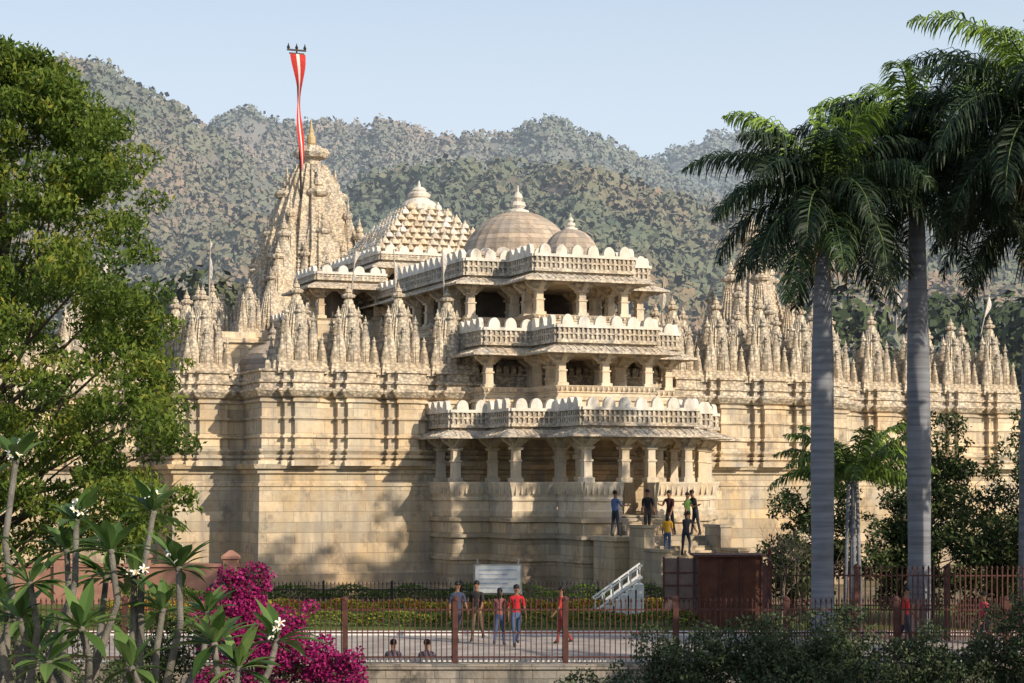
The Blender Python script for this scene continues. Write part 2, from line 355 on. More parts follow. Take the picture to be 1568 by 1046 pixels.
def tier(name,hs,ys,yb,zf,zp,ze,rail=True,gap=None,over=.75,cw=.17):
    P=plan(hs,ys,yb);b=MB()
    for (x0,y0),(x1,y1) in edges(P):
        L=math.hypot(x1-x0,y1-y0);dx,dy=(x1-x0)/L,(y1-y0)/L;nx,ny=dy,-dx
        segs=[(0,L)]
        if gap and abs(y0-y1)<1e-6 and x0<CX<x1:segs=[(0,L/2-gap),(L/2+gap,L)]
        for s0,s1 in segs:
            ax,ay=x0+dx*s0,y0+dy*s0;bx,by=x0+dx*s1,y0+dy*s1
            H=zp-zf
            sec=[(-.22,0),(.0,0),(.04,.15*H),(-.02,.2*H),(-.02,.42*H),(.05,.46*H),(.05,.52*H),(.0,.56*H),(.17,.96*H),(.17,H),(-.12,H),(-.22,.6*H)]
            v=[]
            for (qx,qy,sg) in((ax,ay,-1),(bx,by,1)):
                for o,zz in sec:
                    ee=o if len(segs)==1 else 0
                    v.append((qx+nx*o+dx*sg*max(ee,0)*.98,qy+ny*o+dy*sg*max(ee,0)*.98,zf+zz))
            n=len(sec)
            f=[(i,n+i,n+(i+1)%n,(i+1)%n) for i in range(n)]+[tuple(range(n)),tuple(reversed(range(n,2*n)))]
            b.add(v,f,0)
            k=max(1,int((s1-s0)/.22))
            a=math.atan2(dy,dx)
            for i in range(k):
                p=s0+(s1-s0)*(i+.5)/k
                b.cbox((x0+dx*p+nx*.11,y0+dy*p+ny*.11,zf+H*.78),(.07,.06,H*.26),0,a)
    cols=set()
    for (x0,y0),(x1,y1) in edges(P):
        L=math.hypot(x1-x0,y1-y0)
        k=max(1,int(round(L/1.75)))
        if gap and abs(y0-y1)<1e-6 and x0<CX<x1:k=3
        for i in range(k+1):
            x=x0+(x1-x0)*i/k;y=y0+(y1-y0)*i/k
            ins=.24
            sx=ins if x<CX else -ins
            cols.add((round(x+sx*(1 if abs(x-CX)>.3 else 0),2),round(y+ins,2)))
    cl=[]
    for c in sorted(cols):
        if all(math.hypot(c[0]-d[0],c[1]-d[1])>.7 for d in cl):cl.append(c)
    for c in cl:column(b,c[0],c[1],zp-.02,ze,cw)
    for x in(CX-1.5,CX+1.5):
        for y in(ys[-1]+2.2,ys[-1]+4.3):
            if y<yb:column(b,x,y,zf,ze,.2)
    b.loft(P,[(ze,-.02),(ze+.16,-.02),(ze+.18,.04),(ze+.3,.04),(ze+.32,-.03),(ze+.75,-.03)],0,top=True,bot=True)
    b.obj(name+'_colonnade',[M_porch],temple)
    c=MB();c.loft(P,[(ze+.33,-.06),(ze+.30,.2),(ze+.05,over),(ze-.02,over+.02),(ze-.04,over-.04),(ze+.2,.1)],0,closed=True)
    for (x0,y0),(x1,y1) in edges(P):
        L=math.hypot(x1-x0,y1-y0);dx,dy=(x1-x0)/L,(y1-y0)/L;nx,ny=dy,-dx
        k=int(L/.32)
        for i in range(k+1):
            p=L*i/max(k,1);x=x0+dx*p;y=y0+dy*p
            o0,o1,za,zb=(.12,over-.05,ze+.33,ze+.09)
            w=.03
            v=[(x-dx*w+nx*o0,y-dy*w+ny*o0,za-.04),(x+dx*w+nx*o0,y+dy*w+ny*o0,za-.04),(x+dx*w+nx*o1,y+dy*w+ny*o1,zb-.04),(x-dx*w+nx*o1,y-dy*w+ny*o1,zb-.04)]
            v+=[(a_,b_,z_+.06) for a_,b_,z_ in v]
            c.add(v,[(4,7,6,5),(0,1,5,4),(1,2,6,5),(2,3,7,6),(3,0,4,7)])
    c.obj(name+'_eave',[M_porchc],temple)
    if rail:
        d=MB();railing(d,P,ze+.42,.72,.5,.40);d.obj(name+'_railing',[M_porchc,M_merl,M_sroof],temple)
h3,y3=[5.9,4.3,2.4],[-2.5,-5,-7.54]
P3=plan(h3,y3,1)
b=MB();b.loft(P3,[(-.2,.3),(.3,.3),(.34,.18),(.7,.18),(.74,.05),(1.4,.03),(1.43,.12),(1.52,.12),(1.55,.02),(2.3,0),(2.33,.14),(2.45,.14),(2.48,.03),(2.95,.03),(2.98,.14),(3.12,.14),(3.15,0),(3.25,0)])
b.obj('porch_base',[M_wall],temple)
tier('lower_porch',h3,y3,1,3.2,4.55,6.3,gap=.75)
h2,y2=[4.3,2.15],[-2.0,-4.5]
b=MB();b.loft(plan(h2,y2,2),[(6.9,.12),(7.5,.12),(7.54,.0),(7.8,0),(7.82,.1),(7.92,.1),(7.95,0)])
b.obj('middle_podium',[M_up],temple)
tier('middle_porch',h2,y2,2,7.9,8.4,9.68)
h1,y1_=[4.14,2.15],[.45,-2.2]
b=MB();b.loft(plan(h1,y1_,6),[(10.2,.12),(10.5,.12),(10.54,.0),(10.9,0),(10.92,.1),(11.0,.1),(11.04,0)])
b.obj('upper_podium',[M_up],temple)
tier('upper_porch',h1,y1_,9,11.0,11.4,12.75)
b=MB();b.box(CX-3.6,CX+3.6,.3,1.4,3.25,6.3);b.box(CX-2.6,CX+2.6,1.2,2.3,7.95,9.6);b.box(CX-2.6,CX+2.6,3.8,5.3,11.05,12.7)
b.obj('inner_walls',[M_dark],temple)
b=MB();b.loft([(CX-3,2.2),(CX+3,2.2),(CX+3,8),(CX-3,8)],[(13.2,0),(14.2,0),(14.25,.1),(14.4,.1)])
dome(b,CX,5.0,14.5,2.5,2.1,0,56,.8,1,1.25,.007)
dome(b,CX+.2,-.4,14.05,1.15,1.15,0,32,1.0,1,1.1,.012)
for i in range(20):
    a=2*math.pi*i/20
    merlon(b,CX+2.62*math.cos(a),5+2.62*math.sin(a),-math.sin(a),math.cos(a),.6,.35,14.4)
b.obj('porch_domes',[M_dome,M_merl],temple)
# ---- hall behind : long gallery
G=[(1.4,.9),(8.7,.9),(8.7,34),(1.4,34)]
b=MB();b.loft(G,[(8,0),(11.3,0),(11.35,.12),(11.45,.12),(11.5,0)])
ys_=[3+1.7*i for i in range(8)]
for y in ys_:column(b,1.65,y,11.45,12.9,.15)
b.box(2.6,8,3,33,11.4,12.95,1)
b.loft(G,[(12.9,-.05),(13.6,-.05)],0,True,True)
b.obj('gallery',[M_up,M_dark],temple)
b=MB();b.loft(G,[(13.2,-.06),(13.15,.2),(12.95,.7),(12.88,.7),(13.05,.1)],0,closed=True);b.obj('gallery_eave',[M_porchc],temple)
b=MB();railing(b,[(1.4,33),(1.4,3.2)],13.3,.45,.5,.3);b.obj('gallery_railing',[M_porchc,M_merl,M_sroof],temple)
def pav(name,x0,x1,y0,y1,zf,zp,ze):
    P=[(x0,y1),(x0,y0),(x1,y0),(x1,y1)];b=MB()
    b.loft(P,[(9,.1),(zf-.3,.1),(zf-.25,.2),(zf-.1,.2),(zf,0),(zp-.1,.05),(zp,.16),(zp+.02,.0)])
    k=int((y1-y0)/1.5);
    for i in range(k+1):column(b,x0+.2,y0+.2+(y1-y0-.4)*i/k,zp,ze,.15);column(b,x1-.2,y0+.2+(y1-y0-.4)*i/k,zp,ze,.15)
    k=max(1,int((x1-x0)/1.4))
    for i in range(1,k):column(b,x0+.2+(x1-x0-.4)*i/k,y0+.2,zp,ze,.15)
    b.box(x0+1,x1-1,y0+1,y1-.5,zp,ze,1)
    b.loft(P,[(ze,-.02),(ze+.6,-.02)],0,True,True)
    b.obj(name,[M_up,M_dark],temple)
    c=MB();c.loft(P,[(ze+.33,-.06),(ze+.3,.2),(ze+.05,.7),(ze-.03,.7),(ze+.15,.1)],0,closed=True);c.obj(name+'_eave',[M_porchc],temple)
    d=MB();railing(d,[(x0,y1),(x0,y0),(x1,y0),(x1,y1)],ze+.42,.4,.5,.3);d.obj(name+'_railing',[M_porchc,M_merl,M_sroof],temple)
pav('side_pavilion',-1.7,1.5,13.5,16.8,11.4,12.3,13.7)
pav('roof_pavilion',1.8,8.3,14.5,23,12.5,13.5,14.9)
b=MB()
cx,cy=CX,18.3
nt_=9
for k in range(nt_):
    hw=3.0*(1-k/nt_)**.85+.3;z=15.5+k*.34
    b.loft([(cx-hw,cy-hw),(cx+hw,cy-hw),(cx+hw,cy+hw),(cx-hw,cy+hw)],[(z-.5,-.1),(z+.1,-.1),(z+.12,.05),(z+.2,.05),(z+.22,-.25)],0)
    n=max(1,int(round(hw*2/.5)))
    for i in range(n+1):
        p=-hw+2*hw*i/n
        for (ax,ay) in((cx+p,cy-hw),(cx-hw,cy+p),(cx+p,cy+hw),(cx+hw,cy+p)):
            s=.19*R.uniform(.85,1.1);z_=z+R.uniform(-.03,.03)
            b.lathe(ax,ay,[(z_+.1,s*1.2),(z_+.2,s*1.15),(z_+.3,s*.8),(z_+.36,s*.35),(z_+.38,s*.5),(z_+.42,s*.25),(z_+.5,s*.05)],8,1 if R.random()<.25 else 0)
z=15.5+nt_*.34
b.lathe(cx,cy,[(z-.3,.9),(z,.95),(z+.2,.8),(z+.4,.45),(z+.45,.55),(z+.6,.6),(z+.75,.35),(z+.8,.4),(z+.95,.25),(z+1.0,.1),(z+1.3,.03)],16,1)
b.obj('stepped_pyramid_roof',[M_porch,M_merl],temple)
# main spire
b=MB()
X0,Y0=CX,37.8
b.loft([(X0-3.9,Y0-3.9),(X0+3.9,Y0-3.9),(X0+3.9,Y0+3.9),(X0-3.9,Y0+3.9)],[(8,0),(12.8,0),(12.9,.25),(13.2,.25),(13.3,0),(14,0)])
spire(b,X0,Y0,13.0,3.3,13.3,36,0,.31,1,.965,2.3,.5)
for dx,dy in((1,0),(-1,0),(0,1),(0,-1)):
    spire(b,X0+dx*1.5,Y0+dy*1.5,13.0,2.35,10.2,26,0,.25,None,.95,1.9,.8)
    spire(b,X0+dx*2.5,Y0+dy*2.5,13.0,1.6,7.3,18,0,.25,None,.95,1.9,.8)
    spire(b,X0+dx*3.4,Y0+dy*3.4,13.0,1.0,4.6,11)
    for e_ in(-1,1):
        spire(b,X0+dx*2.7+dy*1.15*e_,Y0+dy*2.7+dx*1.15*e_,13.0,.7,5.6,14)
        spire(b,X0+dx*3.3+dy*1.5*e_,Y0+dy*3.3+dx*1.5*e_,13.0,.6,3.8,10)
for dx in(-1,1):
    for dy in(-1,1):
        spire(b,X0+dx*1.75,Y0+dy*1.75,13.0,1.1,8.6,22,0,.2,None,.95,1.6,.7)
        spire(b,X0+dx*2.3,Y0+dy*2.3,13.0,1.0,7.0,17)
        spire(b,X0+dx*2.8,Y0+dy*2.8,13.0,.9,5.3,12)
        spire(b,X0+dx*3.4,Y0+dy*3.4,13.0,.75,3.7,9)
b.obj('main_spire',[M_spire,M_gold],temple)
for lx,ly in((0.0,33),(-1.4,36),(.4,41),(10,33)):mini(lx,ly,.85,.85,12.9)
b=MB();b.loft([(-2.6,31.5),(1.5,31.5),(1.5,43),(-2.6,43)],[(8,0),(12.3,0),(12.35,.2),(12.6,.2),(12.65,0),(12.95,0)]);b.obj('sanctum_flank',[M_up],temple)
b=MB();cluster(b,3.0,10.0,0,18);o=b.obj('side_spire',[M_spire],temple);o.location=(23.4,17,9.2)
# pennants
b=MB()
def flag(lx,ly,z0,h,lean=.0):
    b.tube([(lx,ly,z0),(lx+lean,ly,z0+h)],[.035,.025],6,0)
    n=8;w=.17;v=[];top=z0+h-.05;L=h*.62
    for i in range(n+1):
        t=i/n;x=lx+lean*(1-t*.6);ww=w*(1-.55*t)
        v+=[(x,ly,top-L*t),(x+ww*(.7+.5*math.sin(t*5+lx)),ly-.1*math.sin(t*6+lx),top-L*t-.12)]
    b.add(v,[(2*i,2*i+1,2*i+3,2*i+2) for i in range(n)],1)
for lx,ly,z,h,l in((-9.2,3.9,12.2,2.4,.05),(-4.0,.9,12.2,1.9,.2),(-2.0,1.1,12.1,2.1,-.1),(.1,1.0,12.1,2.2,-.1),(10.2,1,11.5,2.0,.1),(17,1.2,12,1.8,0),(26,6.9,12,2.0,.1),(31,6.9,12,2.0,.5),(-13,6.9,12,2.2,0)):flag(lx,ly,z,h,l)
b.obj('pennants',[M_sroof,M_wcloth],temple)
b=MB();fx,fy=CX-1.15,36.4
b.tube([(fx+.15,fy,21),(fx-.15,fy,30.1)],[.07,.05],8,0)
b.cbox((fx-.15,fy,30.05),(1.15,.12,.09),0);b.cbox((fx-.15,fy,29.85),(.9,.1,.07),0)
for d in(-.5,0,.5):b.lathe(fx-.15+d,fy,[(30.05,.05),(30.2,.1),(30.3,.05),(30.45,.01)],8,0)
n=26
for (s0,s1,mi) in((-1,-.2,1),(-.2,.2,2),(.2,1,1)):
    v=[]
    for i in range(n+1):
        t=i/n;w=.38*(1-t)**.9+.09;cxx=fx-.12+.25*t+.06*math.sin(t*9);z=29.8-t*6.8
        for s in(s0,s1):
            tw=t*7;v.append((cxx+w*s*(.6+.4*math.cos(tw*1.2)),fy-.12-.35*w*s*math.sin(tw),z))
    b.add(v,[(2*i,2*i+1,2*i+3,2*i+2) for i in range(n)],mi)
b.obj('great_flag',[M_black,M_red,M_wcloth],temple)
# ---- landing & stairs
b=MB()
b.loft([(2.9,-9.8),(7.3,-9.8),(7.3,-7.9),(2.9,-7.9)],[(-.2,.1),(.3,.1),(.33,0),(2.3,0),(2.33,.08),(2.5,.08)])
for i in range(4):b.box(4.2,5.9,-8.2+.22*i,-7.2,2.5+.0,2.5+.18*(i+1)-.004*i)
n=14
for i in range(n):
    z1=2.5-.172*(i+1)
    b.box(3.9,6.6,-9.9-.3*(i+1),-9.85-.3*i,-.1,z1)
for x0,x1 in((3.45,3.88),(6.62,7.05)):
    for y0,y1,z1 in((-11.2,-9.92,2.95),(-12.6,-11.2,2.1),(-14.2,-12.6,1.2)):
        b.loft([(x0,y0),(x1,y0),(x1,y1-.004),(x0,y1-.004)],[(-.1,0),(z1-.12,0),(z1-.1,.05),(z1,.05)])
b.obj('entrance_stairs',[M_wall],temple)
# ---------------------------------------------------------------- terrain
def nz(x,y,seed=0):
    v=0
    for k,(f,a) in enumerate(((.006,1),(.013,.55),(.03,.25),(.07,.12))):
        v+=a*np.sin(x*f*1.3+seed+k*1.7+1.5*np.sin(y*f*.9+k))*np.cos(y*f*1.1+seed*2+k*.9+1.3*np.sin(x*f*1.1+2*k))
    return v
LAY=[(1700,600,[(-700,230),(0,255),(121,284),(154,300),(188,312),(216,319),(289,315),(344,334),(389,366),(434,388),(512,380),(900,330)],3.),
 (1300,500,[(-900,260),(-378,257),(-292,235),(-207,240),(-173,253),(-147,250),(-113,247),(-79,244),(-40,240),(-15,239),(7,245),(26,250),(50,242),(75,231),(97,220),(135,197),(178,180),(263,158),(700,150)],2.),
 (900,450,[(-700,170),(-262,185),(-214,191),(-200,196),(-185,195),(-173,191),(-158,181),(-143,172),(-128,161),(-108,147),(-84,135),(-54,126),(5,105),(200,80),(600,60)],1.),
 (650,330,[(-600,70),(-150,88),(-103,90),(-82,95),(-61,103),(-48,109),(-31,112),(-14,109),(3,111),(20,109),(38,105),(48,101),(68,96),(89,92),(132,86),(174,81),(600,70)],0.)]
def height(x,y):
    z=np.full(np.shape(x),-5.0)
    for Yc,wd,tab,sd in LAY:
        r=np.interp(x,[t[0] for t in tab],[t[1] for t in tab])-5
        yw=y+45*nz(x*1.8,y*.2,sd)
        t=np.clip((yw-(Yc-wd))/wd,0,1);b2=np.clip(1-(yw-Yc)/(wd),0,1)
        g=np.where(yw<Yc,t**1.15,b2**1.0)
        g=np.minimum(g,1)
        zz=r*g+nz(x*1.5,y*1.5,sd)*12*np.minimum(g*(1-g)*4+.05,1)
        zz=np.where(g<=0,-5,zz)
        z=np.maximum(z,zz)
    return z
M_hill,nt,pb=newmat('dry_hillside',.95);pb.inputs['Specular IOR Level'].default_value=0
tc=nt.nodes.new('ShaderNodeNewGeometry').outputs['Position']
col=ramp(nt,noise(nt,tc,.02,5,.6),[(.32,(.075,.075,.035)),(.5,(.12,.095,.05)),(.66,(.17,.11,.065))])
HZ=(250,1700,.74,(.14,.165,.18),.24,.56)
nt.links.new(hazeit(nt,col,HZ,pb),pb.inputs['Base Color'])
nx_,ny_=300,260
xs=np.linspace(-800,900,nx_);ys2=np.linspace(280,2300,ny_)
XX,YY=np.meshgrid(xs,ys2);ZZ=height(XX,YY)
me=bpy.data.meshes.new('hills')
V=np.stack([XX,YY,ZZ],-1).reshape(-1,3)
idx=np.arange(nx_*ny_).reshape(ny_,nx_)
F=np.stack([idx[:-1,:-1],idx[:-1,1:],idx[1:,1:],idx[1:,:-1]],-1).reshape(-1,4)
me.from_pydata(V.tolist(),[],F.tolist());me.materials.append(M_hill);me.polygons.foreach_set('use_smooth',[True]*len(F));me.update()
link(bpy.data.objects.new('hills',me))
def treemass(name,pts,sizes,tints,mat,k=40,q0=.12,q1=.26,vs=.85):
    n=len(pts);d=NR.normal(size=(n,k,3));d[...,2]=np.abs(d[...,2])-.35;d[...,1]-=.35;d=unit(d);rr=NR.uniform(.6,1.05,(n,k,1))
    off=d*rr*np.array([1,1,vs]);off[...,2]+=.5
    C=(pts[:,None,:]+off*sizes[:,None,None]).reshape(-1,3)
    sz=np.repeat(sizes,k)[:,None]
    df=d.reshape(-1,3)
    dd=unit(NR.normal(size=(n*k,3)));nn=unit(df+NR.normal(size=(n*k,3))*.45)
    s=unit(np.cross(dd,nn));dd=np.cross(nn,s)
    a=sz*NR.uniform(q0,q1,(n*k,1))
    V=np.stack([C-dd*a,C+s*a*.8,C+dd*a,C-s*a*.8],1)
    nr=unit(df*.8+np.array([.2,-.3,.5])+NR.normal(size=(n*k,3))*.18)
    gn=np.cross(V[:,1]-V[:,0],V[:,3]-V[:,0]);fl=(gn*nr).sum(1)<0
    V[fl]=V[fl][:,::-1]
    return quads_mesh(name,V,np.clip(np.repeat(tints,k)+NR.normal(0,.05,n*k),0,1),mat,None,nr)
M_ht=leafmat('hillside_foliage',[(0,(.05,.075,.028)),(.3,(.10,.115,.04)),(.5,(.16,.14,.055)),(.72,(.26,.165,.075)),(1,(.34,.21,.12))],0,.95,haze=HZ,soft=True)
N=38000
yy=300+1500*NR.rand(N)**.9;xx=(NR.rand(N)-.5)*.58*yy
zz=height(xx,yy);keep=zz>-4
P=np.stack([xx,yy,zz-1.0],-1)[keep]
tn=.44+.26*nz(P[:,0]*2.2,P[:,1]*2.2,5)+NR.normal(0,.08,len(P))+np.where((P[:,0]<-60)&(P[:,1]>500),.2,0)-np.where((P[:,1]>1000),.10,0)
treemass('hillside_trees',P,NR.uniform(2.6,4.6,len(P))*(.8+P[:,1]/2600),np.clip(tn,0,1),M_ht,18,.20,.36,1.0)
N=420
yy=150+150*NR.rand(N);xx=(NR.rand(N)-.5)*.8*yy
P=np.stack([xx,yy,np.zeros(N)+1],-1)
P2=[];
for i in range(130):
    x=R.uniform(-36,-13) if i%2 else R.uniform(20,44);y=R.uniform(128,145);z=R.uniform(0,1)
    P2.append((x,y,1+z*(12.5+1.8*math.sin(x*.9))))
P=np.concatenate([P,np.array(P2)])
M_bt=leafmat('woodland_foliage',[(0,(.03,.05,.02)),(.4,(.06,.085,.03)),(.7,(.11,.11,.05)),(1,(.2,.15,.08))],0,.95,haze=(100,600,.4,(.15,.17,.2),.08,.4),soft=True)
treemass('background_trees',P,NR.uniform(2.2,3.6,len(P)),np.clip(NR.normal(.4,.2,len(P)),0,1),M_bt,240,.07,.15)
M_gr,nt,pb=newmat('dry_ground',.95);tc=nt.nodes.new('ShaderNodeNewGeometry').outputs['Position']
nt.links.new(ramp(nt,noise(nt,tc,.35,6,.65),[(.35,(.07,.085,.035)),(.5,(.16,.13,.08)),(.7,(.24,.19,.13))]),pb.inputs['Base Color'])
b=MB()
ysx=[(-60,-1.3),(20,-1.3),(48.9,-1.3),(48.95,-.02),(70,0),(300,0),(700,-3),(4000,-3)]
v=[];
for y,z in ysx:v+=[(-3000,y,z),(3000,y,z)]
b.add(v,[(2*i,2*i+1,2*i+3,2*i+2) for i in range(len(ysx)-1)])
b.obj('ground',[M_gr])
M_road=plain('pale_paving',(.36,.33,.30),.9,.3,1.2,.3)
M_lawn=plain('lawn_grass',(.085,.13,.03),.9,.4,6,.6);M_carpet=plain('red_path_edging',(.32,.07,.05),.9,.2)
b=MB();b.box(-40,45,50.2,58.6,-.1,.010);b.obj('paved_road',[M_road])
b=MB();b.box(-40,45,58.62,58.8,-.1,.13);b.box(-40,45,50.0,50.18,-.1,.13);b.obj('road_kerb',[M_white])
b=MB();b.box(-40,30,59.2,60.6,-.1,.014);b.obj('red_path',[M_carpet])
b=MB();b.box(-40,45,60.8,73.5,-.1,.012);b.obj('lawn',[M_lawn])
M_ret=stone('retaining_wall_stone',(.36,.34,.31),(.32,.28,.23),(.08,.08,.08),.9,bricks=(.6,.3))
b=MB();b.loft([(-40,48.7),(45,48.7),(45,49.3),(-40,49.3)],[(-1.4,0),(-.08,0),(-.06,.06),(.06,.06)]);b.obj('retaining_wall',[M_ret])
M_pk=plain('pink_sandstone',(.30,.16,.12),.9,.25,1.5,.3)
b=MB();b.loft([(-26,74),(-10.2,74),(-10.2,74.4),(-26,74.4)],[(-.1,.06),(.3,.06),(.33,0),(1.35,0),(1.38,.08),(1.5,.08)])
for x in(-25.8,-22.8,-19.8,-16.8,-13.8,-10.5):b.loft([(x-.25,73.85),(x+.25,73.85),(x+.25,74.5),(x-.25,74.5)],[(-.1,0),(1.65,0),(1.68,.06),(1.78,.06),(2.0,-.2)])
b.obj('boundary_wall',[M_pk])
def fence(name,x0,x1,y,z0,h,sp,post,mat,pw=.05,bar=.011,spear=True):
    b=MB();x=x0
    for zz in(z0+.15,z0+h*.5,z0+h-.18):b.box(x0,x1,y-.018,y+.018,zz-.02,zz+.02)
    while x<x1:
        b.box(x-bar,x+bar,y-bar-.02,y+bar-.02,z0+.04,z0+h)
        if spear:b.lathe(x,y-.02,[(z0+h,bar*1.2),(z0+h+.04,bar*2.2),(z0+h+.12,.002)],4)
        x+=sp
    x=x0
    while x<=x1+.01:
        b.box(x-pw,x+pw,y-pw,y+pw,z0-.05,z0+h+.06);b.lathe(x,y,[(z0+h+.06,pw*1.4),(z0+h+.1,pw*1.4),(z0+h+.16,pw*.4)],8)
        x+=post
    return b.obj(name,[mat])
fence('iron_fence',-15.0,18.2,49.0,.06,1.50,.13,2.72,M_iron,.065,.013)
fence('iron_fence',-9,5,69.5,.0,.95,.14,2.4,M_black,.035,.010)
fence('iron_fence',7.2,20,56.5,.0,2.05,.15,2.6,M_iron,.06,.018)
M_hedge=leafmat('hedge_leaves',[(0,(.03,.06,.015)),(.6,(.11,.18,.03)),(.8,(.28,.31,.03)),(.97,(.62,.48,.03)),(1,(.6,.05,.04))],.2)
def hedge(name,x0,x1,y0,y1,h,tint):
    n=int((x1-x0)*(y1-y0)*900);C=np.stack([NR.uniform(x0,x1,n),NR.uniform(y0,y1,n),h*NR.uniform(0,1,n)**.5],-1)
    C[:,2]*=1+.15*np.sin(C[:,0]*3)
    quads_mesh(name,leafquads(C,.10,.06),np.clip(NR.normal(tint,.15,n),0,1),M_hedge)
hedge('hedge',-14,6.2,62.0,62.7,.45,.58);hedge('hedge',-14,6.2,67.3,68.0,.5,.84)
hedge('hedge',-14,6.2,70.3,71.0,.8,.42)
b=MB();b.box(-1.22,.28,66,66.05,.85,1.76,0);b.box(-1.28,.34,66.05,66.09,.80,1.81,1)
for x in(-1.15,.21):b.tube([(x,66.12,0),(x,66.12,2.0)],.035,8,1)
for i in range(5):b.box(-1.1,.16-(i%2)*.3,65.99,65.998,1.6-.15*i,1.64-.15*i,2)
b.obj('notice_board',[M_white,M_sroof,plain('faded_blue_print',(.45,.5,.62))])
M_wood=plain('brown_painted_board',(.10,.042,.026),.75,.4,2,.3);M_grb=plain('grey_brown_board',(.17,.13,.115),.8,.2,3)
b=MB();b.box(5.85,7.8,62.0,63.6,.0,2.2,0)
for x in(5.85,6.5,7.15,7.8):b.box(x-.03,x+.03,61.96,62.0,0,2.2,2)
b.box(5.7,7.95,61.85,63.75,2.2,2.27,2)
b.box(4.75,5.82,62.2,62.26,.55,2.15,1);
for x in(4.75,5.2,5.7):b.box(x-.03,x+.03,62.15,62.2,0,2.2,2)
b.box(7.98,8.1,61.9,62.02,0,2.5,2)
for z in(.9,1.3,1.7):b.box(4.72,5.82,62.16,62.198,z-.02,z+.02,2)
b.obj('wooden_kiosk',[M_wood,M_grb,M_iron])
b=MB()
for i in range(6):b.box(2.9+.25*i,3.2+.25*i,66.9,68.2,0,.18*(i+1))
for y in(66.85,68.25):
    b.tube([(2.75,y,.55),(4.4,y,1.75)],.035,8);b.tube([(2.75,y,.15),(4.4,y,1.35)],.05,8)
    for i in range(6):b.tube([(2.8+.3*i,y,.1+.2*i),(2.8+.3*i,y,.6+.215*i)],.025,6)
b.obj('white_steps',[M_white])
# ---------------------------------------------------------------- trees
M_bark=plain('grey_brown_bark',(.10,.08,.06),.95,.35,6,.8)
def limbs(b,base,top,targets,r0,mi=0,seed=1,tf=.28):
    rr=random.Random(seed);base=Vector(base);top=Vector(top)
    n=6;ax=[base.lerp(top,i/n)+Vector((rr.uniform(-.12,.12),rr.uniform(-.12,.12),0))*(0 if i==0 else 1) for i in range(n+1)]
    b.tube(ax,[r0*(1-.65*i/n)*(1.3 if i==0 else 1) for i in range(n+1)],10,mi)
    for t in targets:
        t=Vector(t);h=min(max((t.z-base.z)/(top.z-base.z)*.8-rr.uniform(0,.15),.18),.95)
        i=h*n;k=int(i);s=ax[k].lerp(ax[min(k+1,n)],i-k)
        m=s.lerp(t,.5)+Vector((rr.uniform(-.3,.3),rr.uniform(-.3,.3),-(t-s).length*.06+rr.uniform(0,.3)))
        q=s.lerp(m,.5)+Vector((rr.uniform(-.12,.12),rr.uniform(-.12,.12),0));w=m.lerp(t,.5)+Vector((rr.uniform(-.15,.15),rr.uniform(-.15,.15),.05))
        r=r0*tf*min(1,(t-s).length/3+.25);b.tube([s,q,m,w,t],[r,r*.75,r*.55,r*.35,r*.12],6,mi)
def tree(name,base,top,cl,rad,n,L,W,mat,r0=.25,flat=.75,droop=.4,seed=1,step=1,tf=.28):
    e=empty(name);b=MB();limbs(b,base,top,[c for c in cl][::step],r0,0,seed,tf);b.obj('trunk',[M_bark],e,True)
    V,t=clumpleaves(cl,rad,n,L,W,flat,droop);quads_mesh('crown',V,t,mat,e);return e
M_lf=leafmat('bright_leaves',[(0,(.04,.07,.014)),(.4,(.09,.15,.022)),(.75,(.17,.23,.035)),(1,(.32,.31,.055))],.4)
cl=[];rd=[]
Zt=[3.0,3.3,3.8,6.4,8.0,8.8,9.6,10.2,10.7,12.1,13.0,13.7];Xt=[-8.6,-8.0,-7.15,-7.45,-7.65,-7.8,-7.9,-8.35,-7.8,-8.6,-9.3,-10.2]
while len(cl)<600:
    z=R.uniform(3.0,13.7);xm=np.interp(z,Zt,Xt);x=R.uniform(-12.0,xm);y=41.4+R.uniform(-3.6,3.2)*math.sin(math.pi*min(1,(z-1)/13))
    if R.random()<.25:x=xm-R.uniform(-.35,1.3)
    if x>-9.6 and math.sin(x*2.3+z*1.9)+math.sin(z*3.1+y*.5)<-.8:continue
    if x<=-9.6 and math.sin(x*1.9+z*1.3)+math.sin(z*2.3+y)<-1.15:continue
    cl.append((x,y,z));rd.append(R.uniform(.20,.60))
tree('shade_tree',(-11.6,43.2,-.1),(-11.2,43.4,11.5),cl,rd,740,.15,.058,M_lf,.26,.62,.7,3,12,.25)
M_dk=leafmat('dark_leaves',[(0,(.018,.032,.014)),(.5,(.042,.07,.024)),(.85,(.08,.11,.035)),(1,(.15,.16,.055))],.15)
def blobcl(c,r,n,rm=(.35,.8)):
    out=[];ra=[]
    for i in range(n):
        d=Vector((R.gauss(0,1),R.gauss(0,1),R.gauss(0,1))).normalized()*R.uniform(.3,1.08)
        out.append((c[0]+d.x*r[0],c[1]+d.y*r[1],c[2]+d.z*r[2]));ra.append(R.uniform(*rm))
    return out,ra
for nm,c,r,n,sd in(('garden_tree',(10.2,66,3.0),(1.7,1.4,2.2),70,4),('garden_tree',(13.9,66,3.9),(2.3,1.6,2.9),130,5),('garden_tree',(17.0,63,3.6),(2.5,1.6,3.1),130,6),('garden_tree',(12.4,63.5,2.2),(1.5,1.2,1.9),80,7),('garden_tree',(15.4,61.5,2.0),(1.9,1.0,1.9),100,8),('garden_tree',(9.2,64.5,1.5),(1.2,1.0,1.3),36,9)):
    c_,r_=blobcl(c,r,n,(.25,.6));tree(nm,(c[0],c[1],0),(c[0]+.2,c[1],c[2]+r[2]*.7),c_,r_,540,.17,.075,M_dk,.11,.75,.3,sd,2)
e=empty('bare_shrub');b=MB()
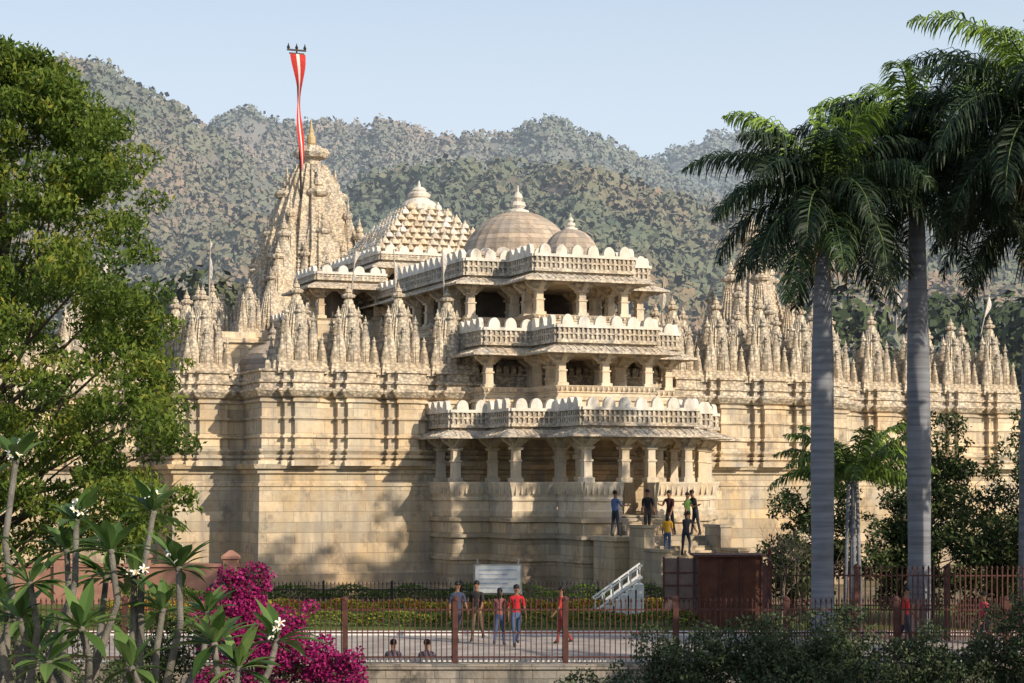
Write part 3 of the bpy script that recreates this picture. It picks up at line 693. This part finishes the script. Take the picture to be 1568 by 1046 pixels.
def twig(p,d,l,r,dep):
    if dep==0:return
    q=p+d*l;b.tube([p,p.lerp(q,.5)+Vector((R.uniform(-.04,.04),0,R.uniform(-.04,.04))),q],[r,r*.8,r*.6],5)
    for i in range(R.choice((2,3))):
        nd_=(d+Vector((R.uniform(-.9,.9),R.uniform(-.7,.7),R.uniform(-.25,.5)))).normalized();twig(q,nd_,l*R.uniform(.65,.9),r*.6,dep-1)
for x in(8.3,8.9):twig(Vector((x,61.5,0)),Vector((R.uniform(-.2,.2),0,1)),.9,.05,6)
b.obj('branches',[plain('pale_bark',(.24,.20,.15),.9)],e)
def shrub(name,c,r,n,mat,L=.10,W=.045,dn=1100,rm=(.2,.42)):
    e=empty(name);c_,r_=blobcl(c,r,n,rm);b=MB()
    for t in c_[::3]:
        s=Vector((c[0]+R.uniform(-.4,.4)*r[0],c[1],-1.3));t=Vector(t);m=s.lerp(t,.5)+Vector((R.uniform(-.2,.2),0,.1));b.tube([s,m,t],[.03,.018,.006],5)
    b.obj('stems',[M_bark],e);V,t=clumpleaves(c_,r_,dn,L,W,.8,0);quads_mesh('leaves',V,t,mat,e);return e
M_sh=leafmat('shrub_leaves',[(0,(.028,.045,.022)),(.5,(.055,.082,.038)),(.85,(.095,.125,.055)),(1,(.16,.18,.09))],.15)
for c,r,n in(((3.6,42.3,.3),(1.5,1,1.15),90),((5.3,41.8,.6),(1.5,1,1.2),100),((7.2,42,.65),(1.6,1,1.1),100),((9.2,41.5,.35),(1.6,1,1.05),90),((11.2,42,.9),(1.6,1,1.4),100),((1.8,41.5,-.3),(1.2,.8,.85),50),((6.5,40.5,-.4),(5,.6,.9),150)):shrub('shrub',c,r,n,M_sh)
for c,r,n in(((-9.6,41,.3),(1.8,.8,1.5),70),((-7.6,43.5,.5),(1.1,.8,1.3),50),((-11.2,40,1.6),(1.2,.8,1.6),50)):shrub('shrub',c,r,n,M_dk)
M_bg=leafmat('magenta_bracts',[(0,(.035,.06,.02)),(.14,(.04,.07,.02)),(.18,(.22,.008,.09)),(.6,(.34,.015,.14)),(1,(.46,.05,.23))],.3)
e=empty('bougainvillea_bush');c_,r_=[],[]
for c,r,n in(((-5.8,42,1.9),(.8,.6,.85),50),((-4.9,42,1.2),(1.0,.7,.85),56),((-3.8,42,.5),(.75,.5,.65),36),((-6.2,42,.9),(.5,.6,.9),26),((-5.0,42,0.1),(1.4,.6,.7),50)):
    a,bb=blobcl(c,r,n,(.12,.34));c_+=a;r_+=bb
V,t=clumpleaves(c_,r_,1700,.08,.065,.85,0);quads_mesh('bracts',V,np.clip(t-.07,0,1),M_bg,e)
b=MB()
for t in c_[::4]:
    b.tube([(-5.2,42,-1.3),((-5.2+t[0])/2,42,(t[2]-1.3)/2+.3),t],[.04,.02,.006],5)
b.obj('stems',[M_bark],e)
# royal palms
M_trunk,nt,pb=newmat('palm_trunk_bark',.8)
tc=nt.nodes.new('ShaderNodeTexCoord').outputs['Object']
wv=nt.nodes.new('ShaderNodeTexNoise');nt.links.new(mapping(nt,tc,(.4,.4,6)),wv.inputs['Vector']);wv.inputs['Scale'].default_value=1.5;wv.inputs['Detail'].default_value=5
c1=ramp(nt,wv.outputs['Fac'],[(.35,(.13,.14,.165)),(.6,(.21,.225,.255))])
c1=mix(nt,ramp(nt,noise(nt,tc,1.2,5),[(.5,(0,0,0)),(.7,(.5,.5,.5))]),c1,(.11,.11,.105))
nt.links.new(c1,pb.inputs['Base Color'])
M_frond=leafmat('palm_fronds',[(0,(.014,.028,.016)),(.5,(.03,.052,.025)),(.8,(.055,.10,.03)),(1,(.22,.34,.05))],.2,.5)
M_shaft=plain('green_crownshaft',(.10,.15,.05),.5,.2,2);M_fiber=plain('dry_palm_fibre',(.19,.13,.06),.9,.3,5)
def frond(o,az,el,L,droop,tint,qs,ts,b,leafL=.75,n=64):
    o=Vector(o);p=o.copy();pts=[p.copy()];d_el=el;st=12
    for i in range(st):
        t=i/st;e_=el-droop*t**1.2
        p=p+Vector((math.cos(az)*math.cos(e_),math.sin(az)*math.cos(e_),math.sin(e_)))*(L/st);pts.append(p.copy())
    b.tube(pts,[.045*(1-.85*i/st) for i in range(st+1)],5,2)
    side=Vector((-math.sin(az),math.cos(az),0))
    for i in range(n):
        t=.08+.92*i/n;k=t*st;j=min(int(k),st-1);q=pts[j].lerp(pts[j+1],k-j);dr=(pts[j+1]-pts[j]).normalized();upv=side.cross(dr).normalized()
        l=leafL*(math.sin(math.pi*min(1,(t*.85+.14)))**.6)*R.uniform(.8,1.1)
        for sg in(-1,1):
            u=R.uniform(-.6,.6)
            d0=(side*sg*.8+upv*u+dr*.6).normalized()
            a0=q;a1=q+d0*l*.4;d1=(d0+Vector((0,0,-.85))).normalized();a2=a1+d1*l*.35;d2=(d1+Vector((0,0,-1.1))).normalized();a3=a2+d2*l*.3
            w=(dr*.8+Vector((R.uniform(-.5,.5),R.uniform(-.5,.5),0))).normalized()*.024
            tt=min(1,max(0,tint+R.gauss(0,.08)))
            qs.append([a0-w*.6,a0+w*.6,a1+w*1.2,a1-w*1.2]);qs.append([a1-w*1.2,a1+w*1.2,a2+w*.9,a2-w*.9]);qs.append([a2-w*.9,a2+w*.9,a3+w*.1,a3-w*.1]);ts+=[tt]*3
def palm(name,x,y,zc,rt=.30,n=22,L=3.7,seed=0,lean=0,leafL=.8,nl=88):
    e=empty(name);b=MB();H=zc
    zs=[-.1,.3,1,2.5,5,8,H-2.2,H-1.6];rr=[rt*1.35,rt*1.15,rt*1.02,rt*.98,rt*1.05,rt*.98,rt*.72,rt*.66]
    b.tube([(x+lean*(max(z,0)/H)**2,y,z) for z in zs],rr,20,0)
    xt=x+lean
    b.tube([(xt,y,H-1.62),(xt,y,H-1.2),(xt,y,H-.5),(xt,y,H+.1)],[rt*.74,rt*.82,rt*.66,rt*.4],14,1)
    qs=[];ts=[]
    for i in range(n):
        az=i*2.399+seed;f=i/n
        el=math.radians(80-f*122+R.uniform(-6,6));
        frond((xt+.08*math.cos(az),y+.08*math.sin(az),H-.15*f),az,el,L*R.uniform(.85,1.08)*(1-.05*f),math.radians(95-5*f+R.uniform(-12,12)) if el>-.2 else math.radians(46),.95 if f<.09 else R.uniform(.1,.65),qs,ts,b,leafL,nl)
    for k in range(3):frond((xt,y,H),seed+k*2,math.radians(86),L*.62,math.radians(12),.97,qs,ts,b,.35,50)
    for i in range(9):
        a=i*.7;b.tube([(xt+.25*math.cos(a),y+.25*math.sin(a),H-1.55),(xt+.55*math.cos(a),y+.55*math.sin(a),H-1.8),(xt+.7*math.cos(a),y+.7*math.sin(a),H-2.5)],[.03,.03,.01],5,3)
    b.obj('trunk',[M_trunk,M_shaft,M_shaft,M_fiber],e,True)
    quads_mesh('fronds',np.array([[tuple(p) for p in q] for q in qs]),np.array(ts),M_frond,e)
palm('royal_palm',8.6,55,12.5,.31,34,4.0,.4,0,1.0)
palm('royal_palm',11.8,57.5,14.0,.33,38,4.5,1.9,-.1,1.0)
palm('royal_palm',14.7,54,14.5,.32,36,4.7,3.1,-.3,1.05)
palm('royal_palm',15.6,60,13.0,.30,32,4.2,.3,.3,1.0)
e=empty('areca_palm');b=MB();qs=[];ts=[]
for i in range(22):
    az=i*2.4;frond((10.3+.2*math.cos(az),60+.2*math.sin(az),4.6),az,math.radians(80-i*3.2),2.6,math.radians(80),.88,qs,ts,b,.55,56)
for i in range(4):b.tube([(10.3+.25*math.cos(i*1.6),60+.25*math.sin(i*1.6),0),(10.3+.12*math.cos(i*1.6),60,4.7)],[.07,.05],8,0)
b.obj('stems',[M_trunk,M_shaft,M_shaft],e,True);quads_mesh('fronds',np.array([[tuple(p) for p in q] for q in qs]),np.array(ts),M_frond,e)
# grove on the sunny side of the road, beyond the right edge of the view: shades palms and dapples the lower wall
for (x,y,h,r,sd,n,vz) in((18.6,45.2,15.5,3.6,21,110,1.4),(20.6,56.6,22,3.0,24,14,1.5),(19.6,60.8,19.5,2.7,25,9,1.3),(16.5,39,10,3.4,26,60,1.2),(12.6,33,8,3.0,23,60,1.2)):
    c_,r_=blobcl((x,y,h-r*1.2),(r,r,r*vz),n,(.6,1.15));tree('grove_tree',(x,y,-1.2),(x,y,h-r),c_,r_,60,.5,.28,M_dk,.3,.8,.3,sd)
# ---------------------------------------------------------------- frangipani
M_fb=plain('frangipani_bark',(.15,.14,.12),.8,.35,12,.6)
M_fl=leafmat('frangipani_leaves',[(0,(.04,.085,.02)),(.5,(.10,.18,.045)),(1,(.20,.30,.10))],.35,.4)
M_pet=plain('white_petals',(.80,.78,.70),.6,.05);M_pety=plain('yellow_throat',(.75,.5,.08),.6,.05)
e=empty('frangipani_tree');b=MB()
tips=[(-2.80,11.2,4.62,1),(-2.62,10.8,3.95,0),(-2.48,11.3,4.28,1),(-2.22,11.0,4.12,0),(-2.06,11.4,4.33,1),(-1.83,10.9,4.03,1),(-1.97,11.2,3.78,0),(-1.34,11.3,3.6,1),(-2.3,10.6,3.72,0),(-2.85,10.6,4.2,0),(-1.62,10.8,3.62,0),(-2.75,11.5,3.55,0),(-3.1,11.1,4.0,1),(-2.05,10.7,3.5,0),
(-2.6,11.6,4.1,0),(-2.35,11.5,3.95,0),(-2.15,11.3,3.95,1),(-2.7,10.9,3.75,0),(-2.45,10.5,3.55,0),(-1.75,11.4,3.75,0),(-1.5,10.9,3.48,0),(-2.9,11.4,3.75,0)]
b.tube([(-2.5,11,-1.3),(-2.55,11,1),(-2.42,11,2.4),(-2.46,11,2.85)],[.12,.10,.08,.07],10)
forks=[(-2.72,11.05,3.2),(-2.42,10.95,3.25),(-2.12,11.05,3.1)]
for p in forks:b.tube([(-2.46,11,2.8),((-2.46+p[0])/2-.03,11,3.0),p],[.06,.045,.036],9)
qs=[];ts=[];fl=MB()
for tx,ty,tz,has in tips:
    k=0 if tx<-2.6 else (1 if tx<-2.2 else 2);p=Vector(forks[k]);t=Vector((tx,ty,tz))
    m=p.lerp(t,.33)+Vector(((t.x-p.x)*.45+R.uniform(-.05,.05),R.uniform(-.05,.05),-.05));m2=p.lerp(t,.7)+Vector(((t.x-p.x)*.24+R.uniform(-.05,.05),R.uniform(-.04,.04),-.02))
    b.tube([p,m,m2,t],[.030,.024,.019,.017],8);b.ball(t,.022,8,6)
    b.ball(m,.028,8,6)
    for j in range(R.randint(15,21)):
        az=R.uniform(0,6.28);el=R.uniform(-.35,1.15);d=Vector((math.cos(az)*math.cos(el),math.sin(az)*math.cos(el)*.8,math.sin(el))).normalized()
        s=d.cross(Vector((0,0,1))).normalized();l=R.uniform(.16,.30);w=l*.14;tt=min(1,max(0,R.gauss(.45,.28)))
        c=[t+d*.02];ws=[.008,.6*w,w,.9*w,.45*w,.0]
        dr=d.copy();pp=t+d*.02
        for q_ in range(5):
            pp=pp+dr*(l/5);dr=(dr+Vector((0,0,-.13))).normalized();c.append(pp.copy())
        f_=Vector((0,0,.3))
        for q_ in range(5):
            for sg in(-1,1):
                qs.append([c[q_],c[q_]+s*sg*ws[q_]+f_*ws[q_],c[q_+1]+s*sg*ws[q_+1]+f_*ws[q_+1],c[q_+1]]);ts.append(tt)
    if has:
        for j in range(6):
            fc=t+Vector((R.uniform(-.06,.06),R.uniform(-.06,.06),R.uniform(.03,.12)));fl.tube([t,fc],[.005,.004],5,2)
            ax=Vector((R.uniform(-.7,.7),R.uniform(-1,.2),R.uniform(.2,1))).normalized();x_=ax.orthogonal().normalized();y_=ax.cross(x_)
            for pt in range(5):
                a=pt*1.2566;r1=x_*math.cos(a)+y_*math.sin(a);r2=x_*math.cos(a+.9)+y_*math.sin(a+.9)
                fl.add([fc,fc+r1*.016+ax*.012,fc+(r1*.75+r2*.1)*.038+ax*.012,fc+(r1*.6+r2*.5)*.034+ax*.01,fc+r2*.012+ax*.004],[(0,1,2,3,4)],0)
            fl.ball(fc+ax*.004,.006,6,4,1)
b.obj('branches',[M_fb],e,True)
quads_mesh('leaves',np.array([[tuple(p) for p in q] for q in qs]),np.array(ts),M_fl,e)
fl.obj('flowers',[M_pet,M_pety,M_fl],e)
# ---------------------------------------------------------------- people
skin=plain('skin',(.23,.12,.07),.6,.08);hair=plain('black_hair',(.012,.01,.01),.5,.1);shoe=plain('dark_shoes',(.03,.025,.02),.5,.1)
lips=plain('lips',(.2,.06,.05),.5,.05);eye=plain('eye_dark',(.02,.015,.01),.2,.05)
cm={}
def cloth(c):
    if c not in cm:cm[c]=plain('cloth_%d'%len(cm),c,.9,.15,6,.3)
    return cm[c]
def person(name,loc,head,shirt,pants,h=1.7,legs=(0,0),knees=(0,0),arms=(0.05,-.05),elb=(.25,.25),lean=0,woman=False,arms_out=(0,0),seated=False,longhair=False):
    j=[];r=[];lab=[];E=[]
    def A(p,rr,l,par):
        j.append(Vector(p));r.append(rr);lab.append(l)
        if par is not None:E.append((par,len(j)-1))
        return len(j)-1
    def sp(dx,dz,y=0):
        return Vector((dx,y-dz*math.sin(lean),dz*math.cos(lean)))
    pel=A((0,0,0),(.14,.11),'p',None)
    wa=A(sp(0,.16),(.125,.095),'s',pel);ch=A(sp(0,.36),(.155,.11),'s',wa);nb=A(sp(0,.49),(.075,.07),'s',ch);nk=A(sp(0,.56),(.052,.052),'k',nb)
    h1=A(sp(0,.64,-.015),(.078,.088),'k',nk);h2=A(sp(0,.74,-.01),(.076,.09),'k',h1)
    hands=[]
    for i,sg in enumerate((-1,1)):
        sh=A(sp(.175*sg,.455),(.062,.062),'s',ch)
        a=arms[i];o=arms_out[i];
        d=Vector((sg*(.12+o),-math.sin(a+lean*.3),-math.cos(a)*(1-o*.6))).normalized();e1=j[sh]+d*.28
        el=A(e1,(.043,.043),'s',sh);a2=a+elb[i];d2=Vector((sg*(.02+o*.5),-math.sin(a2),-math.cos(a2))).normalized()
        w=A(e1+d2*.245,(.028,.028),'k',el);pm=A(e1+d2*.31,(.036,.022),'k',w);hands.append((e1+d2*.33,d2,sg))
    for i,sg in enumerate((-1,1)):
        hp=A((.085*sg,0,-.06),(.088,.092),'p',pel);a=legs[i]
        d=Vector((.02*sg,-math.sin(a),-math.cos(a)));k=j[hp]+d*.42;kn=A(k,(.058,.06),'p',hp)
        a2=a-knees[i];d2=Vector((0,-math.sin(a2),-math.cos(a2)));an=A(k+d2*.40,(.042,.042),'p',kn)
        A(j[an]+Vector((.01*sg,.03,-.045)),(.042,.035),'f',an);A(j[an]+Vector((.02*sg,-.13,-.055)),(.038,.028),'f',an)
    me=bpy.data.meshes.new('tmp');me.from_pydata([tuple(p) for p in j],E,[]);o=bpy.data.objects.new('tmp',me);S.collection.objects.link(o)
    bpy.context.view_layer.objects.active=o
    md=o.modifiers.new('s','SKIN');md.use_smooth_shade=True
    sv=me.skin_vertices[0].data
    for i in range(len(j)):sv[i].radius=r[i];sv[i].use_root=(i==0)
    sb=o.modifiers.new('u','SUBSURF');sb.levels=1;sb.render_levels=1
    dg=bpy.context.evaluated_depsgraph_get();ev=o.evaluated_get(dg);em=ev.to_mesh()
    vs=[v.co.copy() for v in em.vertices];fs=[tuple(p.vertices) for p in em.polygons];ev.to_mesh_clear();bpy.data.objects.remove(o)
    B=MB();B.v=[tuple(v) for v in vs]
    segs=[(j[a],j[c],lab[c]) for a,c in E]
    for f in fs:
        c=sum((vs[i] for i in f),Vector())/len(f);best=9;bl='s'
        for a,c2,l in segs:
            ab=c2-a;t=max(0,min(1,(c-a).dot(ab)/max(ab.length_squared,1e-9)));dd=(c-a-ab*t).length
            if dd<best:best=dd;bl=l
        if bl=='k' and (c-j[nb]).length<.07:bl='s'
        if bl=='s' and c.z<.02:bl='p'
        B.f.append(f);B.m.append({'s':0,'p':1,'k':2,'f':3}[bl])
    hc=j[h1].lerp(j[h2],.5)
    B.ball(hc+Vector((0,-.098,-.01)),(.013,.02,.022),6,5,2)
    for sg in(-1,1):
        B.ball(hc+Vector((.03*sg,-.083,.015)),(.012,.008,.007),6,5,5);B.ball(hc+Vector((.082*sg,.0,-.0)),(.012,.022,.032),6,5,2)
    B.ball(hc+Vector((0,-.088,-.05)),(.024,.008,.007),6,4,6)
    B.ball(hc+Vector((0,.022,.045)),(.092,.098,.088),12,8,4)
    if longhair:B.ball(hc+Vector((0,.085,-.08)),(.075,.045,.16),10,8,4)
    for hp_,d2,sg in hands:
        side=Vector((0,-1,0));side=(side-d2*side.dot(d2)).normalized()
        for q_,(off,l) in enumerate(((-.027,.062),(-.009,.072),(.009,.076),(.026,.07))):
            s0=hp_-d2*.03+side*off;c1=s0+d2*(.04+l*.45);curl=Vector((-sg*.35,0,0));c2=c1+(d2+curl).normalized()*l*.35;c3=c2+(d2+curl*2.2).normalized()*l*.28
            B.tube([s0,c1,c2,c3],[.0095,.009,.008,.006],6,2)
        s0=hp_-d2*.045+side*.028;B.tube([s0,s0+(d2*.5+side).normalized()*.035,s0+(d2*.9+side*.9).normalized()*.068],[.011,.0095,.007],6,2)
    mz=min(v[2] for v in B.v) if not seated else -.14
    B.v=[(v[0],v[1],v[2]-mz) for v in B.v]
    ob=B.obj(name,[cloth(shirt),cloth(pants),skin,shoe,hair,eye,lips],None,True)
    s=h/1.76;ob.scale=(s*(.93 if woman else 1),s,s);ob.location=loc;ob.rotation_euler=(0,0,head);return ob
def PT(lx,ly,z):
    a=T(lx,ly);return(a[0],a[1],z)
dk=(.03,.035,.05);jean=(.05,.08,.16);blk=(.015,.015,.018)
person('visitor_man',PT(3.35,-8.9,2.5),2.2,(.08,.13,.28),dk,1.74,(.15,-.1),(0,.1),(.5,.1),(1.2,.3))
person('visitor_man',PT(4.75,-8.8,2.5),.3,blk,blk,1.78,(.1,-.12),(0,.05),(.1,.1),(.3,.5))
person('visitor_man',PT(5.65,-8.9,2.5),-.6,(.05,.02,.02),blk,1.76,(.25,-.2),(.1,.2),(.5,.2),(1.3,.4),.12)
person('visitor_man',PT(6.3,-9.1,2.5),.9,(.10,.19,.05),(.03,.03,.04),1.66,(.1,-.1),(0,0),(.1,.4),(.3,1.5))
person('visitor_man',PT(6.75,-8.9,2.5),-1.2,(.025,.025,.03),dk,1.78,(.15,-.15),(0,.1),(.2,.5),(.3,1.2),.25)
person('visitor_woman',PT(4.5,-11.0,2.5-.172*4),3.0,(.55,.30,.03),jean,1.6,(.25,-.1),(.35,.1),(.2,0),(.5,.4),.05,True,longhair=True)
person('visitor_man',PT(5.25,-11.0,2.5-.172*4),2.6,(.03,.03,.04),dk,1.7,(.5,-.1),(.7,.1),(.4,.3),(.5,.5),.35)
for nm,x,y,hd,s_,p_,w,lg in(('visitor_man',-1.55,56.2,.4,(.04,.05,.09),(.05,.05,.07),False,(.3,-.3)),('visitor_man',-1.0,56.4,-.3,(.03,.03,.03),(.12,.09,.06),False,(.2,-.25)),
    ('visitor_woman',-.34,54.8,2.9,(.25,.10,.10),jean,True,(.25,-.25)),('visitor_man',.12,54.6,.2,(.40,.02,.03),(.07,.11,.2),False,(.3,-.3)),('visitor_woman',1.40,55.5,-1.5,(.42,.05,.04),(.25,.05,.05),True,(.2,-.2)),
    ('visitor_man',10.6,53.5,1.3,(.42,.03,.03),dk,False,(.3,-.3)),('visitor_woman',12.6,53.0,-1.0,(.40,.06,.08),dk,True,(.25,-.25)),('visitor_man',-8.3,55,1.2,(.5,.28,.12),dk,False,(.3,-.3))):
    person(nm,(x,y,.01),hd,s_,p_,1.62 if w else 1.74,lg,(.08,.35),(-.25,.3),(.25,.4),.03,w,longhair=w)
for x in(-3.0,-2.15):
    person('seated_visitor',(x,50.1,-.35),math.pi,(.10,.09,.12),dk,1.7,(1.5,1.35),(1.6,1.5),(.5,.5),(.5,.5),.15,seated=True)
# ---------------------------------------------------------------- light, sky, camera
az=math.radians(46);el=math.radians(27)
Sv=Vector((math.cos(el)*math.sin(az),-math.cos(el)*math.cos(az),math.sin(el)))
sl=bpy.data.lights.new('sun','SUN');sl.energy=5.0;sl.angle=math.radians(.5);sl.color=(1,.85,.66)
so=link(bpy.data.objects.new('sun',sl));so.rotation_euler=Sv.to_track_quat('Z','Y').to_euler()
w=bpy.data.worlds.new('World');S.world=w;w.use_nodes=True;nt=w.node_tree
sk=nt.nodes.new('ShaderNodeTexSky');sk.sky_type='NISHITA';sk.sun_disc=False;sk.sun_elevation=el;sk.sun_rotation=math.pi-az
sk.air_density=1.0;sk.dust_density=2.0;sk.ozone_density=1.5
# hazy winter air: sky whitens towards the horizon
tcw=nt.nodes.new('ShaderNodeTexCoord');sw=nt.nodes.new('ShaderNodeSeparateXYZ');nt.links.new(tcw.outputs['Generated'],sw.inputs[0])
mr=nt.nodes.new('ShaderNodeMapRange');mr.inputs['From Min'].default_value=.17;mr.inputs['From Max'].default_value=.36;mr.inputs['To Min'].default_value=.92;mr.inputs['To Max'].default_value=.22;nt.links.new(sw.outputs[2],mr.inputs['Value'])
bg=nt.nodes['Background'];bg.inputs['Strength'].default_value=.15
nt.links.new(mix(nt,mr.outputs[0],sk.outputs[0],(4.8,5.5,6.3)),bg.inputs['Color'])
cam=bpy.data.cameras.new('camera');cam.sensor_width=36;cam.lens=69.8;cam.shift_y=.1384;cam.clip_end=8000;cam.clip_start=.1
co=link(bpy.data.objects.new('camera',cam));co.location=(0,0,4.5);co.rotation_euler=(math.pi/2,0,0);S.camera=co
